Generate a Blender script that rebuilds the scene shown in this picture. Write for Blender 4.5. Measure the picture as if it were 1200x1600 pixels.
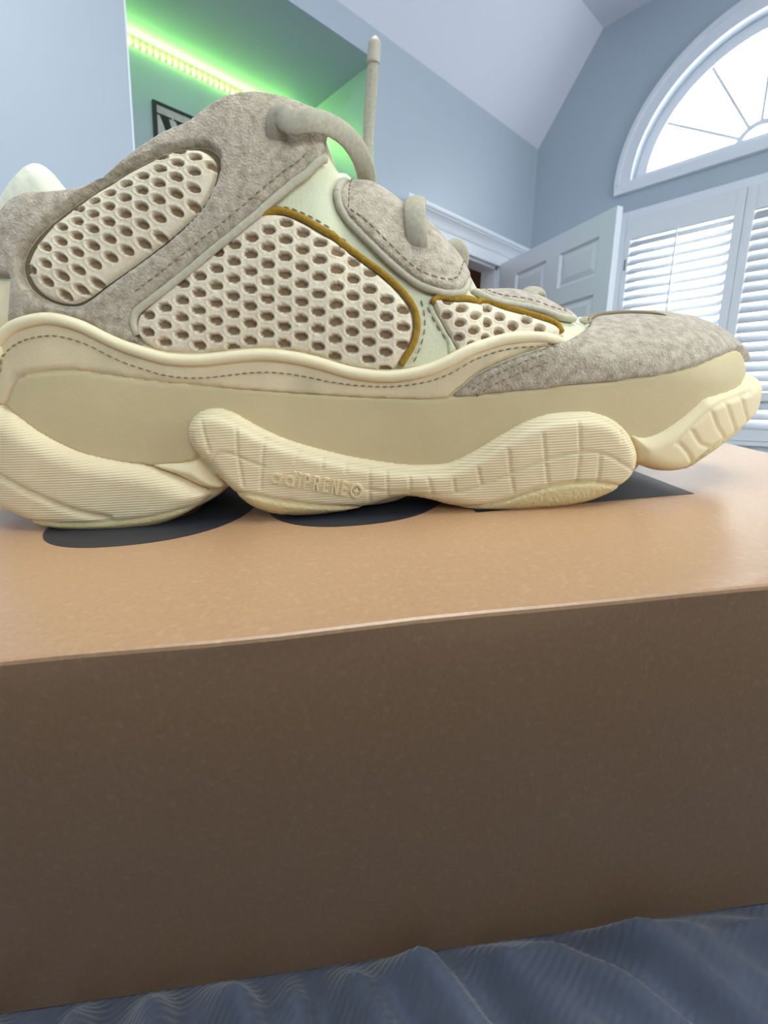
import bpy, bmesh, math, random
import numpy as np
from mathutils import Matrix, Vector
from mathutils.geometry import delaunay_2d_cdt
random.seed(7); rng=np.random.default_rng(7)
for o in list(bpy.data.objects): bpy.data.objects.remove(o)
SCN=bpy.context.scene; COL=SCN.collection
# ---------------------------------------------------------------- camera calibration
F=750.0
def norm(v): v=np.asarray(v,float); return v/np.linalg.norm(v)
def ray(px,py): return np.array([(px-600.)/F,(py-800.)/F,1.0])
def room_axes():
    pit=math.atan2(145.,F); r=math.radians(1.5)
    up=np.array([0,-math.cos(pit),-math.sin(pit)])
    c,s=math.cos(r),math.sin(r)
    up=np.array([[c,-s,0],[s,c,0],[0,0,1]])@up
    hy=800+F*(-(up[0]*(1440-600)/F+up[2])/up[1])
    v=norm(ray(1440,hy)); Y=norm(v-up*np.dot(v,up)); X=np.cross(Y,up)
    return np.array([X,Y,up])
W=room_axes()
CAM=np.array([0,0,0.85])
# box frame (camera coords)
EY=norm(ray(530,548)); EX=norm(np.cross(np.cross(ray(0,1035),ray(1200,915)),EY)); EX=EX if EX[0]>0 else -EX
EZ=np.cross(EX,EY); B=np.array([EX,EY,EZ])
SC=0.88
P0=ray(600,975)*0.125*SC
BOX_O=CAM+W@P0; BOX_R=W@B.T            # world = BOX_O + BOX_R @ boxlocal
A_S=math.radians(-6.3)
SH_O=np.array([-.1183,.0986,0])*SC     # shoe origin in box frame
SH_R=np.array([[math.cos(A_S),-math.sin(A_S),0],[math.sin(A_S),math.cos(A_S),0],[0,0,1]])
SHW_O=BOX_O+BOX_R@SH_O; SHW_R=BOX_R@SH_R
CAM_S=SHW_R.T@(CAM-SHW_O)
def sray(px,py): return SHW_R.T@(W@ray(px,py))
def wray(px,py): return W@ray(px,py)
def at_y(px,py,sy):
    d=sray(px,py); return CAM_S+d*(sy-CAM_S[1])/d[1]
def proj_s(p):
    c=W.T@(SHW_O+SHW_R@np.asarray(p)-CAM); return 600+F*c[0]/c[2],800+F*c[1]/c[2]
def proj_w(p):
    c=W.T@(np.asarray(p)-CAM); return 600+F*c[0]/c[2],800+F*c[1]/c[2]
# ---------------------------------------------------------------- shoe last (base surface)
def spl(xs,ys):
    xs=np.array(xs,float); ys=np.array(ys,float)
    h=np.diff(xs); d=np.diff(ys)/h                      # monotone-ish cubic hermite (fritsch)
    m=np.zeros(len(xs)); m[1:-1]=np.where(d[:-1]*d[1:]>0,2*d[:-1]*d[1:]/(d[:-1]+d[1:]+1e-12),0); m[0]=d[0]; m[-1]=d[-1]
    def f(x):
        x=np.clip(np.asarray(x,float),xs[0],xs[-1]); i=np.clip(np.searchsorted(xs,x)-1,0,len(xs)-2)
        t=(x-xs[i])/h[i]
        return (ys[i]*(2*t**3-3*t**2+1)+h[i]*m[i]*(t**3-2*t**2+t)+ys[i+1]*(-2*t**3+3*t**2)+h[i]*m[i+1]*(t**3-t**2))
    return f
XH,XT=-.0595,.2645
# footprint by angle-friendly dense polyline
_fx=[XH,-.0588,-.0565,-.052,-.045,-.035,-.02,0,.05,.10,.14,.17,.195,.215,.232,.245,.2545,.2605,.2637,XT]
_fy=[.039,.0325,.0255,.0195,.0145,.0105,.0075,.0062,.0065,.0070,.0058,.0055,.0068,.0098,.0145,.0205,.0270,.0335,.0390,.0430]
Yn=spl(_fx,_fy)
Yc=spl([XH,0,.1,.17,.22,XT],[.039,.037,.038,.042,.043,.043])
Zt=spl([XH,-.05,-.03,-.016,-.009,-.001,.0135,.0187,.025,.03,.035,.041,.049,.056,.0605,.0665,.0714,.0775,.084,.0892,.0945,.0985,.1015,.105,.111,.1155,.121,.1263,.1318,.1367,.1416,.1467,.1495,.1625,.171,.1845,.192,.199,.2093,.2205,.2296,.2375,.2457,.2531,.2595,XT],
       [.098,.100,.103,.107,.112,.1148,.1155,.1166,.1195,.122,.1253,.1282,.1312,.1328,.1346,.1375,.139,.1396,.139,.1377,.136,.130,.118,.1130,.1125,.1106,.1067,.1028,.0991,.0937,.0885,.0795,.0763,.0760,.0742,.0675,.0640,.0652,.0658,.0654,.0641,.0622,.059,.0546,.0498,.0440])
Aw=spl([XH,-.03,.02,.07,.095,.11,.13,.15,.17,.19,.21,XT],[.006,.008,.009,.012,.018,.021,.024,.027,.030,.034,.036,.04])
Z0=spl([XH,.15,.2,.22,.24,.255,XT],[.050,.050,.046,.042,.037,.032,.026])
def halfw(x): return Yc(x)-Yn(x)
def Aeff(x): 
    return np.minimum(Aw(x),halfw(x))
def Ysurf(x,z):
    z0=Z0(x); zt=Zt(x); s=np.clip((z-z0)/(zt-z0),0,1)
    y=Yn(x)+Aeff(x)*(1-np.sqrt(np.maximum(0,1-s*s)))
    y=y+np.maximum(0,z-zt)*1.0
    y=y+np.maximum(0,XH-x)*2+np.maximum(0,x-XT)*2
    return y
_xs=np.concatenate([XH+ (1-np.cos(np.linspace(0,math.pi,4001)))/2*(XT-XH)])
_us=np.concatenate([[0],np.cumsum(np.hypot(np.diff(_xs),np.diff(Yn(_xs))))])
UMAX=_us[-1]
def X_of_U(u): return np.interp(u,_us,_xs)
def U_of_X(x): return np.interp(x,_xs,_us)
def Rm(x): return ((Zt(x)-Z0(x))+Aeff(x))/2
def S(u,v):
    """point on the base surface; v runs up the near side, over the top and down the far side"""
    u=np.asarray(u,float); v=np.asarray(v,float)
    x=X_of_U(np.clip(u,0,UMAX)); z0=Z0(x); h=Zt(x)-z0; A=Aeff(x)
    th=np.maximum(0,(v-z0)/Rm(x))
    z=np.where(v<z0,v,z0+h*np.sin(np.minimum(th,math.pi)))
    y=np.where((th<=math.pi/2)|(x<.195),Yn(x)+A*(1-np.cos(th)),2*Yc(x)-Yn(x)-A*(1+np.cos(th)))
    return np.stack([x,y,z],-1)
def SN(u,v,e=4e-4):
    u=np.clip(np.asarray(u,float),2*e,UMAX-2*e)
    du=S(u+e,v)-S(u-e,v); dv=S(u,np.asarray(v)+e)-S(u,np.asarray(v)-e)
    n=np.cross(du,dv); return n/(np.linalg.norm(n,axis=-1,keepdims=True)+1e-12)
def uv_of(x,z):
    x=np.clip(x,XH,XT); z0=Z0(x); s=np.clip((z-z0)/(Zt(x)-z0),-9,1)
    return U_of_X(x), np.where(z<z0,z,z0+np.arcsin(np.clip(s,0,1))*Rm(x))
def tr(px,py):
    """photo point -> (U,v) on the base surface"""
    d=sray(px,py); ts=np.linspace(.10,.45,1400); P=CAM_S+ts[:,None]*d/d[1]*1.0
    g=P[:,1]-Ysurf(P[:,0],P[:,2]); i=np.argmax(g>0)
    if g[i]<=0: i=len(ts)-1
    a,b=ts[max(i-1,0)],ts[i]
    for _ in range(25):
        m=(a+b)/2; p=CAM_S+m*d/d[1]
        if p[1]-Ysurf(p[0],p[2])>0: b=m
        else: a=m
    p=CAM_S+b*d/d[1]
    return uv_of(p[0],p[2])
def trace(pts): return np.array([tr(*p) for p in pts],float)

# ---------------------------------------------------------------- camera, world, light, exposure
cd=bpy.data.cameras.new('camera'); cam=bpy.data.objects.new('camera',cd); COL.objects.link(cam)
R=W@np.diag([1,-1,-1]).astype(float)
M=Matrix.Identity(4)
for i in range(3):
    for j in range(3): M[i][j]=R[i,j]
    M[i][3]=CAM[i]
cam.matrix_world=M
cd.sensor_fit='HORIZONTAL'; cd.sensor_width=36; cd.lens=36*F/1200; cd.clip_start=.01
cd.dof.use_dof=True; cd.dof.focus_distance=.178; cd.dof.aperture_fstop=34
SCN.camera=cam
wd=bpy.data.worlds.new('sky'); SCN.world=wd; wd.use_nodes=True
bg=wd.node_tree.nodes['Background']; bg.inputs[0].default_value=(.93,.965,1,1); bg.inputs[1].default_value=5.5
SCN.view_settings.view_transform='Standard'; SCN.view_settings.look='None'; SCN.view_settings.gamma=1
SCN.view_settings.exposure=0.62
SCN.cycles.use_denoising=True
SCN.cycles.max_bounces=10; SCN.cycles.diffuse_bounces=6; SCN.cycles.transparent_max_bounces=12
SCN.cycles.sample_clamp_indirect=6
def portal(name,loc,direction,sx,sy):
    l=bpy.data.lights.new(name,'AREA'); l.shape='RECTANGLE'; l.size=sx; l.size_y=sy; l.cycles.is_portal=True
    o=bpy.data.objects.new(name,l); COL.objects.link(o); o.location=loc
    o.rotation_euler=Vector(direction).to_track_quat('-Z','Z').to_euler()
portal('daylight_arch',(-.93,4.0,2.9),(0,-1,0),1.7,1.0)
portal('daylight_shutters',(-.93,4.0,1.5),(0,-1,0),1.6,1.7)
SKL=(-.9,1.1,-1.1,.9)   # unseen skylight opening in the flat ceiling, added to light the shoe: x0,x1,y0,y1
portal('added_daylight_rear_side',(2.78,-.8,1.9),(-1,0,0),1.9,1.5)  # daylight through the added rear window
portal('added_daylight_side',(2.78,2.0,1.7),(-1,0,0),2.1,1.8)  # daylight through the added side window
portal('added_daylight_skylight',((SKL[0]+SKL[1])/2,(SKL[2]+SKL[3])/2,3.75),(0,0,-1),2.0,2.0)
# ---------------------------------------------------------------- materials
def lin(c): 
    c=np.array(c,float)/255; return tuple(np.where(c<=.04045,c/12.92,((c+.055)/1.055)**2.4))+(1.0,)
def mat(name,rgb,rough=.6,spec=.5,rgb2=None,nscale=0,bump=0,bscale=0,sheen=0,detail=3,wave=None,stretch=None,wear=None,attr=None):
    """rgb/rgb2: two tones mixed by noise of nscale; bump: noise relief; wave=(scale,axis,strength)"""
    m=bpy.data.materials.new(name); m.use_nodes=True; nt=m.node_tree; p=nt.nodes['Principled BSDF']; L=nt.links
    p.inputs['Base Color'].default_value=lin(rgb); p.inputs['Roughness'].default_value=rough
    p.inputs['Specular IOR Level'].default_value=spec
    if sheen: p.inputs['Sheen Weight'].default_value=sheen; p.inputs['Sheen Roughness'].default_value=.6
    tc=nt.nodes.new('ShaderNodeTexCoord'); src=tc.outputs['Object']
    if stretch:
        mp=nt.nodes.new('ShaderNodeMapping'); mp.inputs['Scale'].default_value=stretch; L.new(src,mp.inputs[0]); src=mp.outputs[0]
    if rgb2 is not None:
        n=nt.nodes.new('ShaderNodeTexNoise'); n.inputs['Scale'].default_value=nscale; n.inputs['Detail'].default_value=detail; n.inputs['Roughness'].default_value=.65
        L.new(src,n.inputs['Vector'])
        r=nt.nodes.new('ShaderNodeValToRGB'); r.color_ramp.elements[0].position=.32; r.color_ramp.elements[1].position=.68
        r.color_ramp.elements[0].color=lin(rgb2); r.color_ramp.elements[1].color=lin(rgb)
        L.new(n.outputs['Fac'],r.inputs[0]); colour=r.outputs[0]
        if wear:
            n2=nt.nodes.new('ShaderNodeTexNoise'); n2.inputs['Scale'].default_value=wear[1]; n2.inputs['Detail'].default_value=4; L.new(src,n2.inputs['Vector'])
            r2=nt.nodes.new('ShaderNodeValToRGB'); r2.color_ramp.elements[0].position=.55; r2.color_ramp.elements[1].position=.75
            L.new(n2.outputs['Fac'],r2.inputs[0])
            mx=nt.nodes.new('ShaderNodeMix'); mx.data_type='RGBA'; L.new(r2.outputs[0],mx.inputs[0]); L.new(colour,mx.inputs[6]); mx.inputs[7].default_value=lin(wear[0]); colour=mx.outputs[2]
        if attr:      # openings show the lining behind, its colour darkened for the shade inside
            at=nt.nodes.new('ShaderNodeAttribute'); at.attribute_name='opening'; mx=nt.nodes.new('ShaderNodeMix'); mx.data_type='RGBA'
            L.new(at.outputs['Fac'],mx.inputs[0]); L.new(colour,mx.inputs[6]); mx.inputs[7].default_value=lin(attr); colour=mx.outputs[2]
        L.new(colour,p.inputs['Base Color'])
    last=None
    if bump:
        n=nt.nodes.new('ShaderNodeTexNoise'); n.inputs['Scale'].default_value=bscale; n.inputs['Detail'].default_value=4; L.new(src,n.inputs['Vector'])
        b=nt.nodes.new('ShaderNodeBump'); b.inputs['Strength'].default_value=1; b.inputs['Distance'].default_value=bump; L.new(n.outputs['Fac'],b.inputs['Height']); last=b
    if wave:
        w=nt.nodes.new('ShaderNodeTexWave'); w.inputs['Scale'].default_value=wave[0]; w.bands_direction=wave[1]; w.inputs['Distortion'].default_value=wave[3] if len(wave)>3 else 0
        L.new(tc.outputs['Object'],w.inputs['Vector'])
        b=nt.nodes.new('ShaderNodeBump'); b.inputs['Strength'].default_value=1; b.inputs['Distance'].default_value=wave[2]; L.new(w.outputs['Fac'],b.inputs['Height'])
        if last: L.new(last.outputs[0],b.inputs['Normal'])
        last=b
    if last: L.new(last.outputs[0],p.inputs['Normal'])
    return m
def emit(name,rgb,st):
    m=bpy.data.materials.new(name); m.use_nodes=True; p=m.node_tree.nodes['Principled BSDF']
    p.inputs['Base Color'].default_value=lin(rgb); p.inputs['Emission Color'].default_value=lin(rgb); p.inputs['Emission Strength'].default_value=st
    return m
def glass(name):
    m=bpy.data.materials.new(name); m.use_nodes=True; nt=m.node_tree; nt.nodes.clear()
    o=nt.nodes.new('ShaderNodeOutputMaterial'); t=nt.nodes.new('ShaderNodeBsdfTransparent'); g=nt.nodes.new('ShaderNodeBsdfGlossy'); g.inputs['Roughness'].default_value=.02
    t.inputs[0].default_value=(.96,.98,.97,1); mx=nt.nodes.new('ShaderNodeMixShader'); mx.inputs[0].default_value=.05
    nt.links.new(t.outputs[0],mx.inputs[1]); nt.links.new(g.outputs[0],mx.inputs[2]); nt.links.new(mx.outputs[0],o.inputs[0]); return m
MT={}
MT['wall']=mat('blue_grey_wall_paint',(170,181,193),.42,1.0,bump=.0002,bscale=260)
MT['ceil']=mat('white_ceiling_paint',(212,214,226),.6,.3,bump=.0002,bscale=200)
MT['trim']=mat('white_trim_paint',(225,228,235),.35,.5)
MT['louver']=mat('white_louver_paint',(222,224,228),.8,.2)
MT['hall']=mat('tan_hall_paint',(196,160,130),.7,.3)
MT['floor']=mat('beige_carpet',(150,140,130),.9,.1,rgb2=(130,120,112),nscale=60,bump=.004,bscale=300)
MT['glass']=glass('window_glass')
MT['signframe']=mat('dark_stained_frame',(40,42,48),.6)
MT['signboard']=mat('whitewashed_board',(205,200,196),.8,.2,rgb2=(180,172,168),nscale=25)
MT['signink']=mat('black_letter_paint',(32,32,36),.7)
MT['led']=emit('green_led',(170,255,90),30)
MT['ledtape']=mat('led_tape',(150,200,120),.5)
MT['slot']=mat('dark_metal',(70,60,60),.5)
MT['kraft']=mat('kraft_cardboard',(189,149,111),.32,.8,rgb2=(181,140,102),nscale=700,bump=.00005,bscale=1400,wear=((196,157,119),420))
MT['ink']=mat('black_box_ink',(40,42,50),.45,.5)
MT['blanket']=mat('blue_grey_ribbed_fabric',(88,96,114),.7,.3,rgb2=(68,76,93),nscale=30,sheen=.3,wave=(150,'X',.0002,.5))
MT['suede']=mat('taupe_suede',(204,190,168),.95,.1,rgb2=(152,134,112),nscale=330,bump=.0006,bscale=1300,sheen=.35,detail=6)
MT['suede_edge']=mat('grey_cut_suede_edge',(200,192,170),.9,.1,rgb2=(184,176,154),nscale=500)
MT['mesh']=mat('cream_knit_mesh',(236,222,196),.9,.15,rgb2=(226,210,182),nscale=900,bump=.0002,bscale=2600,attr=(146,122,94))
MT['lining']=mat('taupe_groove_shade',(134,116,92),.95,.1,rgb2=(118,100,78),nscale=900)  # dark tone painted in for shade round the heel mesh
MT['leather']=mat('pale_cream_leather',(220,218,184),.5,.4,bump=.0002,bscale=900)
MT['collar']=mat('pale_cream_collar_leather',(222,220,200),.55,.4,bump=.0012,bscale=130)
MT['rand']=mat('cream_nubuck',(223,205,168),.75,.25,rgb2=(214,195,158),nscale=60,bump=.00012,bscale=900,wear=((188,176,146),38))
MT['pipe']=mat('cream_rolled_leather',(234,219,182),.55,.35,bump=.0002,bscale=400)
MT['wall_eva']=mat('tan_midsole_foam',(207,189,147),.6,.35,rgb2=(201,183,141),nscale=45,bump=.00004,bscale=700,wave=(420,'Z',.000015))
MT['pod']=mat('cream_sole_rubber',(234,217,178),.6,.35,rgb2=(228,210,170),nscale=50,wave=(330,'Z',.00012,.15))
MT['podplain']=mat('cream_sole_foam',(232,215,174),.6,.35)
MT['gum']=mat('pale_gum_outsole',(214,194,144),.55,.4,bump=.0006,bscale=700)
MT['yellow']=mat('mustard_piping',(172,136,50),.8,.2,rgb2=(146,112,36),nscale=900,bump=.0003,bscale=2000)
MT['stitch']=mat('taupe_thread',(150,136,112),.9,.1)
MT['lace']=mat('cream_flat_lace',(206,198,176),.85,.2,rgb2=(188,178,154),nscale=700,wave=(800,'X',.0002))
MT['aglet']=mat('clear_cream_aglet',(180,170,152),.35,.6)
# ---------------------------------------------------------------- object helpers
def link(name,me,parent=None,m=None,smooth=False):
    o=bpy.data.objects.new(name,me); COL.objects.link(o); o.parent=parent
    if m is not None and not me.materials: me.materials.append(m)
    if smooth:
        for p in me.polygons: p.use_smooth=True
    return o
def tag(o,label=None,cat=None,group=None,kind=None):
    if label:o['label']=label
    if cat:o['category']=cat
    if group:o['group']=group
    if kind:o['kind']=kind
    return o
def empty(name,loc=(0,0,0),rot=None):
    o=bpy.data.objects.new(name,None); COL.objects.link(o); o.empty_display_size=.05
    m=Matrix.Identity(4)
    for i in range(3):
        m[i][3]=float(loc[i])
        if rot is not None:
            for j in range(3): m[i][j]=float(rot[i][j])
    o.matrix_world=m; return o
def box_bm(bm,lo,hi,M=None,bev=0):
    v=[bm.verts.new((x,y,z)) for z in (lo[2],hi[2]) for y in (lo[1],hi[1]) for x in (lo[0],hi[0])]
    if M is not None:
        for q in v: q.co=M@q.co
    fs=[bm.faces.new([v[i] for i in f]) for f in ((0,2,3,1),(4,5,7,6),(0,1,5,4),(2,6,7,3),(0,4,6,2),(1,3,7,5))]
    if bev:
        es={e for f in fs for e in f.edges}
        bmesh.ops.bevel(bm,geom=list(es),offset=bev,segments=2,affect='EDGES',profile=.5)
def bm_mesh(name,bm):
    bmesh.ops.recalc_face_normals(bm,faces=bm.faces)
    me=bpy.data.meshes.new(name); bm.to_mesh(me); bm.free(); return me
def boxes(name,lst,m,parent=None,bev=0,M=None):
    bm=bmesh.new()
    for lo,hi in lst: box_bm(bm,lo,hi,M,bev)
    return link(name,bm_mesh(name,bm),parent,m)
def py_mesh(name,v,f):
    me=bpy.data.meshes.new(name); me.from_pydata([tuple(map(float,q)) for q in v],[],[tuple(map(int,q)) for q in f]); me.validate(); me.update(); return me
def slab(name,outer,holes,fn,th,m,parent=None):
    """flat plate with holes; fn maps (a,b,depth) to 3-D"""
    loops=[outer]+holes; pts=[];edges=[]
    for l in loops:
        n0=len(pts); pts+=[Vector(p) for p in l]; edges+=[(n0+i,n0+(i+1)%len(l)) for i in range(len(l))]
    vs,es,fs,*_=delaunay_2d_cdt(pts,edges,[],0,1e-7)
    P=np.array([v[:] for v in vs]); keep=[]
    for f in fs:
        c=P[list(f)].mean(0)
        if sum(inside(np.array(l),c[None])[0] for l in loops)%2==1: keep.append(list(f))
    n=len(P); V=[fn(a,b,0) for a,b in P]+[fn(a,b,th) for a,b in P]
    Fs=[f for f in keep]+[[i+n for i in f][::-1] for f in keep]
    k0=0
    for l in loops:
        # boundary vertices keep their input order in the output
        idx=[int(np.argmin(((P-np.array(p))**2).sum(1))) for p in l]
        for i in range(len(l)):
            a,b=idx[i],idx[(i+1)%len(l)]; Fs.append([a,b,b+n,a+n])
    bm=bmesh.new(); vv=[bm.verts.new(q) for q in V]
    for f in Fs:
        try: bm.faces.new([vv[i] for i in f])
        except ValueError: pass
    return link(name,bm_mesh(name,bm),parent,m)
def inside(poly,P):
    x,y=P[:,0],P[:,1]; r=np.zeros(len(P),bool)
    a=poly; b=np.roll(poly,-1,0)
    for (x1,y1),(x2,y2) in zip(a,b):
        if y1==y2: continue
        c=((y1>y)!=(y2>y))&(x<(x2-x1)*(y-y1)/(y2-y1)+x1); r^=c
    return r
def cat_rom(P,n=8,closed=False):
    P=np.asarray(P,float); out=[]; N=len(P); rngi=range(N if closed else N-1)
    for i in rngi:
        p0=P[(i-1)%N] if closed or i>0 else 2*P[0]-P[1]; p1=P[i]; p2=P[(i+1)%N]; p3=P[(i+2)%N] if closed or i+2<N else 2*P[-1]-P[-2]
        for k in range(n):
            t=k/n; out.append(.5*((2*p1)+(-p0+p2)*t+(2*p0-5*p1+4*p2-p3)*t*t+(-p0+3*p1-3*p2+p3)*t**3))
    if not closed: out.append(P[-1])
    return np.array(out)
def resample(P,ds,closed=False):
    P=np.asarray(P,float); Q=np.vstack([P,P[:1]]) if closed else P
    s=np.concatenate([[0],np.cumsum(np.linalg.norm(np.diff(Q,axis=0),axis=1))]); n=max(2,int(round(s[-1]/ds)))
    t=np.linspace(0,s[-1],n+1); t=t[:-1] if closed else t
    return np.stack([np.interp(t,s,Q[:,k]) for k in range(Q.shape[1])],1)
def sweep(name,P,m,parent,ra,rb=None,nrm=None,seg=10,taper=None,M=None):
    """tube of elliptic section (ra across, rb along nrm)"""
    P=np.asarray(P,float); rb=ra if rb is None else rb; n=len(P)
    T=np.gradient(P,axis=0); T/=np.linalg.norm(T,axis=1,keepdims=True)+1e-12
    if nrm is None:
        N=np.zeros_like(P); v=np.array([0,-1,.2]); 
        for i in range(n): v=v-T[i]*v.dot(T[i]); v/=np.linalg.norm(v)+1e-12; N[i]=v
    else:
        N=np.asarray(nrm,float)*np.ones_like(P); N=N-T*(N*T).sum(1,keepdims=True); N/=np.linalg.norm(N,axis=1,keepdims=True)+1e-12
    Bn=np.cross(T,N); V=[];Fc=[]
    for i in range(n):
        k=1 if taper is None else taper(i/(n-1))
        for j in range(seg):
            a=2*math.pi*j/seg; V.append(P[i]+Bn[i]*ra*k*math.cos(a)+N[i]*rb*k*math.sin(a))
    for i in range(n-1):
        for j in range(seg):
            a=i*seg+j;b=i*seg+(j+1)%seg; Fc.append((a,b,b+seg,a+seg))
    Fc.append(tuple(range(seg))[::-1]); Fc.append(tuple((n-1)*seg+j for j in range(seg)))
    return link(name,py_mesh(name,V,Fc),parent,m,True)
# ---------------------------------------------------------------- room shell
XL,YW=-2.391,3.737; XR,YB=2.6,-2.3; ZE,ZC=2.98,3.58; XS=-1.943
ALC0,ALC1,ALZ,ALX=.717,2.03,2.833,-3.22
DO0,DO1,DOZ=2.46,3.29,2.02
tag(boxes('floor',[((-4.2,YB-.2,-.1),(XR+.2,YW+.2,0))],MT['floor']),kind='structure')
tag(slab('wall_left',[(YB,0),(ALC0,0),(ALC0,ALZ),(ALC1,ALZ),(ALC1,0),(DO0,0),(DO0,DOZ),(DO1,DOZ),(DO1,0),(YW+.14,0),(YW+.14,ZE+.02),(YB,ZE+.02)],[],lambda a,b,d:(XL-d,a,b),.13,MT['wall']),kind='structure')
# window wall with an arched and a rectangular opening
AC=(-.93,2.5); arch=[(AC[0]+.70*math.cos(t),AC[1]+.70*math.sin(t)) for t in np.linspace(0,math.pi,41)]
WX0,WX1,WZ0,WZ1=-1.62,-.24,.81,2.27
tag(slab('wall_far',[(XL-.13,0),(XR,0),(XR,ZC+.02),(XS,ZC+.02),(XL,ZE+.02),(XL-.13,ZE+.02)],[arch,[(WX0,WZ0),(WX1,WZ0),(WX1,WZ1),(WX0,WZ1)]],lambda a,b,d:(a,YW+d,b),.14,MT['wall']),kind='structure')
tag(slab('wall_right',[(YB,0),(YW,0),(YW,ZC+.02),(YB,ZC+.02)],[[(1.0,.9),(3.0,.9),(3.0,2.55),(1.0,2.55)],[(-1.7,1.2),(.1,1.2),(.1,2.6),(-1.7,2.6)]],lambda a,b,d:(XR+d,a,b),.14,MT['wall']),kind='structure')
tag(slab('wall_back',[(XL-.13,0),(XR,0),(XR,ZC+.02),(XL-.13,ZC+.02)],[],lambda a,b,d:(a,YB-d,b),.14,MT['wall']),kind='structure')
sl=[(XL-.13,ZE),(XL,ZE),(XS,ZC),(XS,ZC+.1),(XL,ZE+.1),(XL-.13,ZE+.1)]
bm=bmesh.new(); lo=[[bm.verts.new((x,y,z)) for x,z in sl] for y in (YB-.14,YW+.14)]
for i in range(6): bm.faces.new((lo[0][i],lo[0][(i+1)%6],lo[1][(i+1)%6],lo[1][i]))
bm.faces.new(lo[0]); bm.faces.new(lo[1][::-1])
tag(link('ceiling_slope',bm_mesh('ceiling_slope',bm),None,MT['ceil']),kind='structure')
tag(slab('ceiling',[(XS,YB-.14),(XR+.14,YB-.14),(XR+.14,YW+.14),(XS,YW+.14)],[[(SKL[0],SKL[2]),(SKL[1],SKL[2]),(SKL[1],SKL[3]),(SKL[0],SKL[3])]],lambda a,b,d:(a,b,ZC+d),.1,MT['ceil']),kind='structure')
w3=tag(boxes('added_skylight',[((SKL[0],SKL[2],ZC+.09),(SKL[0]+.05,SKL[3],ZC+.16)),((SKL[1]-.05,SKL[2],ZC+.09),(SKL[1],SKL[3],ZC+.16)),((SKL[0],SKL[2],ZC+.09),(SKL[1],SKL[2]+.05,ZC+.16)),((SKL[0],SKL[3]-.05,ZC+.09),(SKL[1],SKL[3],ZC+.16))],MT['trim']),kind='structure')  # frame of the added skylight, out of view
boxes('pane',[((SKL[0]+.05,SKL[2]+.05,ZC+.12),(SKL[1]-.05,SKL[3]-.05,ZC+.124))],MT['glass'],w3)
w4=tag(boxes('added_side_window',[((XR-.02,.94,.84),(XR,1.0,2.61)),((XR-.02,3.0,.84),(XR,3.06,2.61)),((XR-.02,1.0,2.55),(XR,3.0,2.61)),((XR-.02,1.0,.84),(XR,3.0,.90)),((XR+.05,1.97,.9),(XR+.09,2.03,2.55))],MT['trim']),kind='structure')  # unseen side window, added to brighten the left wall
boxes('pane',[((XR+.06,1.0,.9),(XR+.064,3.0,2.55))],MT['glass'],w4)
w5=tag(boxes('added_rear_window',[((XR-.02,-1.76,1.14),(XR,-1.7,2.66)),((XR-.02,.1,1.14),(XR,.16,2.66)),((XR-.02,-1.7,2.6),(XR,.1,2.66)),((XR-.02,-1.7,1.14),(XR,.1,1.2)),((XR+.05,-.83,1.2),(XR+.09,-.77,2.6))],MT['trim']),kind='structure')  # unseen rear window, added to light the near side of the shoe
boxes('pane',[((XR+.06,-1.7,1.2),(XR+.064,.1,2.6))],MT['glass'],w5)
# alcove
tag(boxes('wall_alcove',[((ALX-.1,ALC0-.1,0),(ALX,ALC1+.1,ALZ+.1)),((ALX,ALC0-.1,0),(XL-.13,ALC0,ALZ+.1)),((ALX,ALC1,0),(XL-.13,ALC1+.1,ALZ+.1))],MT['wall']),kind='structure')
tag(boxes('ceiling_alcove',[((ALX,ALC0,ALZ),(XL-.13,ALC1,ALZ+.1))],MT['wall']),kind='structure')
tag(boxes('trim_1',[((XL-.02,ALC0-.004,0),(XL+.003,ALC0+.0035,ALZ))],MT['trim']),kind='structure')  # corner bead strip; its white stands in for the edge highlight
# hallway seen through the doorway
tag(boxes('wall_hall',[((-3.2,ALC1+.11,0),(-3.1,YW+.14,2.7)),((-3.1,YW+.04,0),(XL-.13,YW+.14,2.7)),((-3.1,ALC1+.11,0),(XL-.13,ALC1+.2,2.7))],MT['hall']),kind='structure')
tag(boxes('ceiling_hall',[((-3.2,ALC1+.11,2.7),(XL-.13,YW+.14,2.8))],MT['ceil']),kind='structure')
# door casing with crown header
c=tag(empty('trim_2',(XL,DO0,0)),kind='structure')
def rel(lst,o): return [(tuple(np.array(a)-o),tuple(np.array(b)-o)) for a,b in lst]
o3=np.array((XL,DO0,0))
boxes('side_casing',rel([((XL,DO0-.10,0),(XL+.022,DO0,DOZ))],o3),MT['trim'],c,.003)
boxes('side_casing',rel([((XL,DO1,0),(XL+.022,DO1+.10,DOZ))],o3),MT['trim'],c,.003)
boxes('door_jamb',rel([((XL-.13,DO1-.02,0),(XL,DO1,DOZ)),((XL-.13,DO0,0),(XL,DO0+.02,DOZ)),((XL-.13,DO0,DOZ-.02),(XL,DO1,DOZ))],o3),MT['trim'],c)
boxes('frieze_board',rel([((XL,DO0-.12,DOZ),(XL+.026,DO1+.12,2.11)),((XL,DO0-.13,DOZ-.004),(XL+.036,DO1+.13,DOZ+.018))],o3),MT['trim'],c,.002)
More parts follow.
